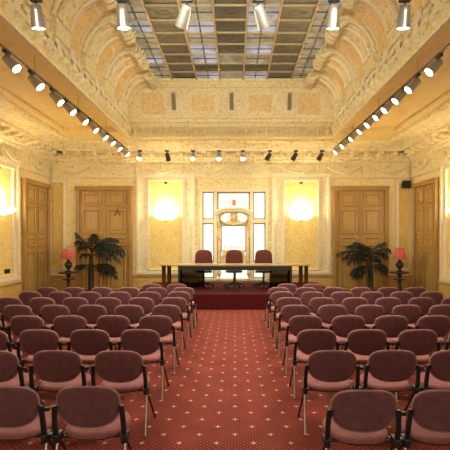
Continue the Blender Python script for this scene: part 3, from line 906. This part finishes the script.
def table_lamp(x, y, label, bell):
    root = empty('table_lamp', (x, y, .866)); tag(root, label, 'lamp', None)
    m = MB(); m.lathe([(0, 0), (.11, 0), (.115, .02), (.05, .05), (.04, .08), (.09, .14), (.115, .20), (.10, .27), (.055, .31), (.035, .34), (.05, .36), (.02, .38), (.02, .40)], (0, 0, 0), 20); m.build('lamp_base', 'bronze', root, 40)
    m = MB(); m.lathe([(.018, .38), (.018, .46)], (0, 0, 0), 8); m.lathe([(0, .36), (.06, .365), (.055, .395), (0, .40)], (0, 0, 0), 12); m.build('lamp_holder', 'brass', root, 40)
    m = MB(); m.lathe([(0, .395), (.035, .40), (.05, .43), (.05, .46), (.03, .50), (0, .51)], (0, 0, 0), 14); m.build('bulb', 'bulb', root, 60)
    if bell: prof = [(.255, .40), (.258, .44), (.245, .52), (.215, .60), (.16, .67), (.09, .705), (.085, .70), (.15, .66), (.205, .595), (.235, .52), (.248, .44), (.246, .40)]
    else: prof = [(.245, .40), (.225, .48), (.185, .60), (.15, .72), (.145, .72), (.18, .60), (.218, .48), (.237, .40)]
    m = MB(); m.lathe(prof, (0, 0, 0), 64, None, 2 * PI, (16 if bell else 32, .035 if bell else .02)); sh = m.build('lamp_shade', 'shade', root, 60); sh.scale = (.84, .84, 1)
    m = MB(); m.lathe([(.03, .70), (.02, .73), (.03, .75), (0, .78)] if bell else [(.02, .70), (.02, .735), (.03, .75), (0, .78)], (0, 0, 0), 10); m.lathe([(.0, .695), (.15 if not bell else .09, .70), (0, .708)], (0, 0, 0), 20); m.build('finial', 'brass', sh, 40)
    l = bpy.data.lights.new('lamp_bulb', 'POINT'); l.energy = 1.6; l.color = (1, .75, .5); l.shadow_soft_size = .04
    lo = bpy.data.objects.new('lamp_bulb', l); COL.objects.link(lo); lo.parent = root; lo.location = (0, 0, .57)
LSX, RSX = -5.08, 5.02
lamp_stand(LSX, 13.05, 'lamp left of the dais'); lamp_stand(RSX, 13.05, 'lamp right of the dais')
table_lamp(LSX, 13.05, 'lit table lamp with scalloped rose bell shade beside the left palm', True)
table_lamp(RSX, 13.05, 'lit table lamp with pleated conical rose shade beside the right palm', False)

# ---------------------------------------------------------------- palms
def palm(x, y, label, fronds, height, seed):
    rn = random.Random(seed)
    root = empty('potted_palm', (x, y, 0)); tag(root, label, 'plant', None)
    m = MB(); m.lathe([(0, 0), (.17, 0), (.19, .02), (.24, .19), (.26, .20), (.26, .24), (.235, .24), (.225, .21), (0, .20)], (0, 0, 0), 24); pt = m.build('pot', 'pot', root, 40)
    m = MB(); m.lathe([(0, .225), (.22, .22), (.22, .205), (0, .20)], (0, 0, 0), 20); m.build('soil', 'soil', pt)
    for q in range(4):
        m = MB(); t = q * 1.7
        m.tube([(.05 * math.cos(t), .05 * math.sin(t), .21), (.06 * math.cos(t), .06 * math.sin(t), .8), (.03 * math.cos(t), .03 * math.sin(t), height - .1 * q)], [.045, .035, .022], 8)
        m.build('stem', 'stem', root, 50)
    for (ang, up, length, droop, z0) in fronds:
        d = Vector((math.cos(R(ang)), math.sin(R(ang)), 0)); side = Vector((-d.y, d.x, 0))
        m = MB(); sp_ = []
        n = 36
        for k in range(n + 1):
            t = k / n
            sp_.append(Vector((0, 0, z0)) + d * (length * (t * (1 - .12 * t))) + Vector((0, 0, up * length * t - droop * length * t * t)))
        m.tube(sp_, [.016 * (1 - .8 * k / n) + .003 for k in range(n + 1)], 6)
        for k in range(6, n + 1):
            t = k / n
            L = rn.uniform(.17, .30) * math.sin(PI * min(1, .18 + .80 * t)) ** .8 + .05
            tang = (sp_[k] - sp_[k - 1]).normalized()
            for s in (-1, 1):
                dirn = (side * s * rn.uniform(.4, 1) + tang * rn.uniform(.6, 1.1) + Vector((0, 0, -.25 + rn.uniform(-.45, .35)))).normalized()
                mid = sp_[k] + dirn * L * .55 + Vector((0, 0, .01)); end = sp_[k] + dirn * L + Vector((0, 0, -.11 * L / .3 - rn.uniform(0, .05)))
                wv = tang * .010
                up_ = Vector((0, 0, .004))
                m.loft([[sp_[k] - wv * .5, sp_[k] + wv * .5, sp_[k] + up_], [mid - wv * 1.2, mid + wv * 1.2, mid + up_ * 2], [end - wv * .2, end + wv * .2, end + up_]])
        m.build('frond', 'leaf', root)
fl_ = [(-15, .35, 1.20, .62, 1.45), (8, .75, 1.15, .75, 1.50), (-40, .55, 1.0, .7, 1.5), (30, .9, .95, .55, 1.5), (100, 1.2, .75, .5, 1.5), (165, .9, .55, .45, 1.55), (200, 1.3, .50, .3, 1.55),
       (250, .8, .5, .55, 1.5), (-5, .55, 1.25, .62, 1.5), (20, .5, 1.1, .6, 1.45), (-28, .8, 1.0, .8, 1.5), (45, 1.1, .8, .6, 1.5), (-65, 1.1, .72, .4, 1.5), (-10, .15, .95, .25, .95), (15, .35, .8, .4, 1.0), (180, .3, .5, .25, 1.0), (290, .3, .55, .4, 1.05), (-20, .3, .9, .35, 1.0), (5, .25, .9, .45, .85), (140, .6, .5, .5, 1.3), (60, .5, .9, .6, 1.3)]
palm(-4.58, 13.62, 'tall dark palm in a pot beside the lamp with bell shade', fl_, 1.5, 1)
fr_ = [(172, .45, 1.15, .42, 1.35), (195, .3, .9, .5, 1.3), (150, .8, .8, .5, 1.4), (120, 1.0, .7, .5, 1.4), (230, .9, .75, .5, 1.35), (20, 1.0, .62, .45, 1.4), (-20, .8, .65, .5, 1.35),
       (270, .6, .7, .5, 1.2), (0, .4, .6, .5, 1.0), (185, .1, .7, .4, 1.0), (165, .3, .65, .5, .95), (45, .6, .6, .5, 1.1), (160, .5, .95, .5, 1.25), (200, .6, .8, .6, 1.3), (100, .6, .7, .5, 1.1), (215, .3, .6, .5, .9), (140, .2, .6, .4, .8), (10, .7, .6, .6, 1.3), (300, .3, .65, .45, .95), (80, .9, .6, .4, 1.3)]
palm(4.30, 13.62, 'bushy dark palm in a pot beside the lamp with pleated shade', fr_, 1.4, 2)

# ---------------------------------------------------------------- wall sconces
def sconce(W, rz, label):
    root = empty('wall_sconce', W, rz); tag(root, label, 'lamp', 'uplight wall sconces')
    m = MB()
    prof = [(.02, 0), (.18, .02), (.32, .06), (.40, .13), (.42, .19), (.405, .19), (.385, .135), (.305, .075), (.17, .035), (.02, .015)]
    m.lathe(prof, (0, -.01, 0), 24, Matrix.Rotation(PI, 3, 'Z'), PI)
    m.build('bowl', 'bowl', root, 50)
    m = MB(); m.lathe([(0, -.05), (.025, -.04), (.02, -.015), (.04, .0), (.02, .01)], (0, -.05, 0), 10); m.box((0, -.006, .06), (.12, .012, .18), None, .004); m.build('bracket', 'brass', root, 40)
    l = bpy.data.lights.new('sconce_bulb', 'POINT'); l.energy = SCONCE; l.color = (1, .86, .60); l.shadow_soft_size = .10
    lo = bpy.data.objects.new('sconce_bulb', l); COL.objects.link(lo); lo.parent = root; lo.location = (0, -.20, .34)
SCONCE = 33
sconce((-2.34, YB - .022, 2.50), 0, 'glowing half bowl sconce on yellow panel left of the window')
sconce((2.235, YB - .022, 2.50), 0, 'glowing half bowl sconce on yellow panel right of the window')
sconce((XL + .022, 11.3, 2.50), R(90), 'glowing half bowl sconce on the left side wall')
sconce((XR - .022, 11.15, 2.50), R(-90), 'glowing half bowl sconce on the right side wall')

# ---------------------------------------------------------------- speaker and socket
sp_ = empty('wall_speaker', (5.755, YB - .10, 3.58)); tag(sp_, 'small black loudspeaker high in the right corner of end wall', 'speaker')
m = MB(); m.box((0, -.02, .12), (.26, .16, .25), None, .012); m.build('cabinet', 'plastic', sp_)
m = MB(); m.box((0, -.106, .12), (.22, .012, .21), None, .004); m.build('grille', plain('speaker_mesh', (.02, .02, .02), .8, noise=.4, scale=200), sp_)
m = MB(); m.box((0, .07, .12), (.06, .06, .06)); m.build('wall_mount', 'plastic', sp_)
so_ = empty('wall_socket', (XL + .022, 11.72, .92)); tag(so_, 'small dark wall socket low on left yellow panel', 'socket')
m = MB(); m.box((.012, 0, .07), (.022, .26, .12), None, .006); m.build('face_plate', 'bronze', so_)
m = MB()
for q in (-1, 1): m.box((.026, q * .06, .07), (.008, .06, .06), None, .002)
m.build('socket_insert', 'plastic', so_)

# ---------------------------------------------------------------- lighting tracks and spotlights
TZ_, TLX, TRX, TYB, TYN = 4.72, -3.43, 3.13, 13.7, 5.0
def track(a, b, label, mat):
    m = MB(); a, b = Vector(a), Vector(b)
    d = b - a
    m.box((a + b) / 2, (abs(d.x) + .036, .036, .034) if abs(d.x) > abs(d.y) else (.036, abs(d.y) - .04, .034))
    o = m.build('lighting_track', mat); tag(o, label, 'lighting track')
    n = max(2, round(d.length / 2.2))
    for i in range(n + 1):
        p = a + d * ((i + .15) / (n + .3))
        top = ZS + (.12 if abs(d.y) > abs(d.x) else 0)
        if p.y > 13.2: top = 4.80 
        if abs(d.x) > abs(d.y) and p.y < 13 and WL < p.x < WR: top = ZG + .0
        mm = MB(); mm.tube([p + Vector((0, 0, .016)), Vector((p.x, p.y, top))], .0035, 6); mm.build('hanger', mat, o)
    return o
track((TLX, TYN, TZ_), (TLX, TYB, TZ_), 'long dark ceiling track above the left chair block', 'track')
track((TRX, TYN, TZ_), (TRX, TYB, TZ_), 'long dark ceiling track above the right chair block', 'track')
track((TLX, TYB, TZ_), (TRX, TYB, TZ_), 'pale ceiling track running across the end wall cornice', 'trackwhite')
track((TLX, TYN, TZ_), (TRX, TYN, TZ_), 'ceiling track crossing under the skylight nearest the camera', 'track')

def spot_meshes():
    m = MB(); m.box((0, 0, -.035), (.06, .13, .05), None, .006); ad = m.build('adapter', 'plastic')
    m = MB(); m.tube([(0, 0, -.05), (0, 0, -.10)], .012, 8); m.box((0, 0, -.11), (.03, .03, .04), None, .004); arm = m.build('pivot', 'plastic', None, 40)
    # body runs along -Z from the pivot
    m = MB(); m.lathe([(0, .07), (.035, .07), (.043, .06), (.045, .0), (.052, -.10), (.056, -.19), (.056, -.205), (.050, -.205), (.049, -.19), (0, -.19)], (0, 0, 0), 20); body = m.build('lamp_housing', 'alu', None, 40)
    m = MB(); m.lathe([(0, -.202), (.049, -.202), (.049, -.192), (0, -.192)], (0, 0, 0), 20); lens = m.build('lens', 'lens')
    return ad, arm, body, lens
SP = spot_meshes(); usedspot = [False]
lens_off = SP[3].data.copy(); lens_off.materials.clear(); lens_off.materials.append(M['lensoff'])
body_backlit = SP[2].data.copy(); body_backlit.materials.clear(); body_backlit.materials.append(M['darksteel'])  # dark steel stands in for the shade on backlit unlit housings
SPOTW = 60
UP = 55
def spotlight(p, aim, lit, label, group, power=None, size=150):
    """p: point on the track; aim: direction of the beam"""
    root = empty('track_spotlight', p); tag(root, label, 'spotlight', group)
    parts = [(o if not usedspot[0] else o.copy()) for o in SP]
    if usedspot[0]:
        for o in parts: COL.objects.link(o)
    usedspot[0] = True
    for o in parts: o.parent = root
    a = Vector(aim).normalized()
    q = (-a).to_track_quat('Z', 'Y')
    for o in parts[:3 - 1]: o.location = (0, 0, 0)
    parts[0].rotation_euler = (0, 0, 0 if group.find('cross') < 0 and group.find('end wall') < 0 else R(90))
    parts[2].rotation_mode = 'QUATERNION'; parts[2].rotation_quaternion = q
    parts[2].location = Vector((0, 0, -.125)) + a * .04
    parts[2].scale = (1.42, 1.42, .92)
    # the lens belongs to the housing
    parts[3].parent = parts[2]
    if not lit: parts[3].data = lens_off; parts[2].data = body_backlit
    if lit:
        l = bpy.data.lights.new('spot_beam', 'SPOT'); l.energy = power or SPOTW; l.color = (1, .92, .70); l.spot_size = R(size); l.spot_blend = 1.0; l.shadow_soft_size = .045
        lo = bpy.data.objects.new('spot_beam', l); COL.objects.link(lo); lo.parent = root
        lo.rotation_mode = 'QUATERNION'; lo.rotation_quaternion = q
        lo.location = Vector((0, 0, -.125)) + a * .30
    return root
def nth(i): return ORD[i] if i < 9 else 'tenth'
for i, y in enumerate((6.42, 7.2, 8.04, 8.66, 9.38, 10.1, 10.84, 11.5, 12.2, 13.05)):
    spotlight((TLX, y, TZ_), (.66, -.02, -.66), True, 'lit metal spotlight, %s from the camera on the left ceiling track' % nth(i), 'spotlights on the left track', 72 if y < 9.2 else 36)
for i, y in enumerate((6.56, 7.35, 7.95, 8.53, 9.05, 9.65, 10.25, 11.0, 11.9, 12.7)):
    spotlight((TRX, y, TZ_), (-.66, -.02, -.66), True, 'lit metal spotlight, %s from the camera on the right ceiling track' % nth(i), 'spotlights on the right track', 72 if y < 9.2 else 36)
for i, (x, lit) in enumerate(((140, 1), (167, 0), (193, 1), (219, 1), (243, 1), (270, 0), (296, 0), (322, 0))):
    X = (x - 235) * TYB / 428
    aim = (0, -.55, -.8) if lit else ((.15, .5, -.8) if i == 1 else (-.45, .35, -.8))
    spotlight((X, TYB, TZ_), aim, bool(lit), '%s spotlight, %s from the left on the end wall track' % ('lit' if lit else 'unlit, shade-darkened', nth(i)), 'spotlights on the end wall track', 40)
for i, (x, aim) in enumerate(((36, (.02, .25, -1)), (122, (.05, .2, -1)), (187, (-.35, .5, -.75)), (258, (.35, .5, -.75)), (334, (.0, .3, -1)), (405, (.0, .25, -1)))):
    X = (x - 235) * TYN / 428
    spotlight((X, TYN, TZ_), aim, True, 'silver spotlight, %s from the left on the track nearest the camera' % nth(i), 'spotlights on the cross track', 45)

# unseen track and spotlights added above the camera to brighten the well stucco
track((TLX, 3.0, TZ_), (TRX, 3.0, TZ_), 'added second ceiling track across the room above the camera', 'track')
for i, (X, aim, pw) in enumerate(((-2.2, (.35, 1, .13), UP), (-.7, (.03, 1, .13), 330), (.6, (-.03, 1, .13), 330), (2.0, (-.35, 1, .13), UP))):
    spotlight((X, 3.0, TZ_), aim, True, 'added fill spotlight turned up at the stucco, %s from the left above the camera' % nth(i), 'added uplights on the cross track', pw, 60 if abs(X) < 1 else 120)

# ---------------------------------------------------------------- world and camera
w = bpy.data.worlds.new('World'); sc.world = w; w.use_nodes = True
w.node_tree.nodes['Background'].inputs[0].default_value = (1, .90, .72, 1)
w.node_tree.nodes['Background'].inputs[1].default_value = .55

cam = bpy.data.cameras.new('Camera'); co = bpy.data.objects.new('Camera', cam); COL.objects.link(co)
co.location = (0, 0, 1.9); co.rotation_euler = (R(90), 0, 0)
cam.sensor_width = 36; cam.lens = 428 / 450 * 36
cam.shift_x = -10 / 450; cam.shift_y = 13 / 450
cam.clip_start = .05; cam.clip_end = 100
sc.camera = co
sc.view_settings.view_transform = 'Standard'; sc.view_settings.look = 'None'
sc.view_settings.gamma = 1; sc.view_settings.use_curve_mapping = False
sc.view_settings.exposure = 0.90
sc.cycles.use_denoising = True
sc.cycles.max_bounces = 8
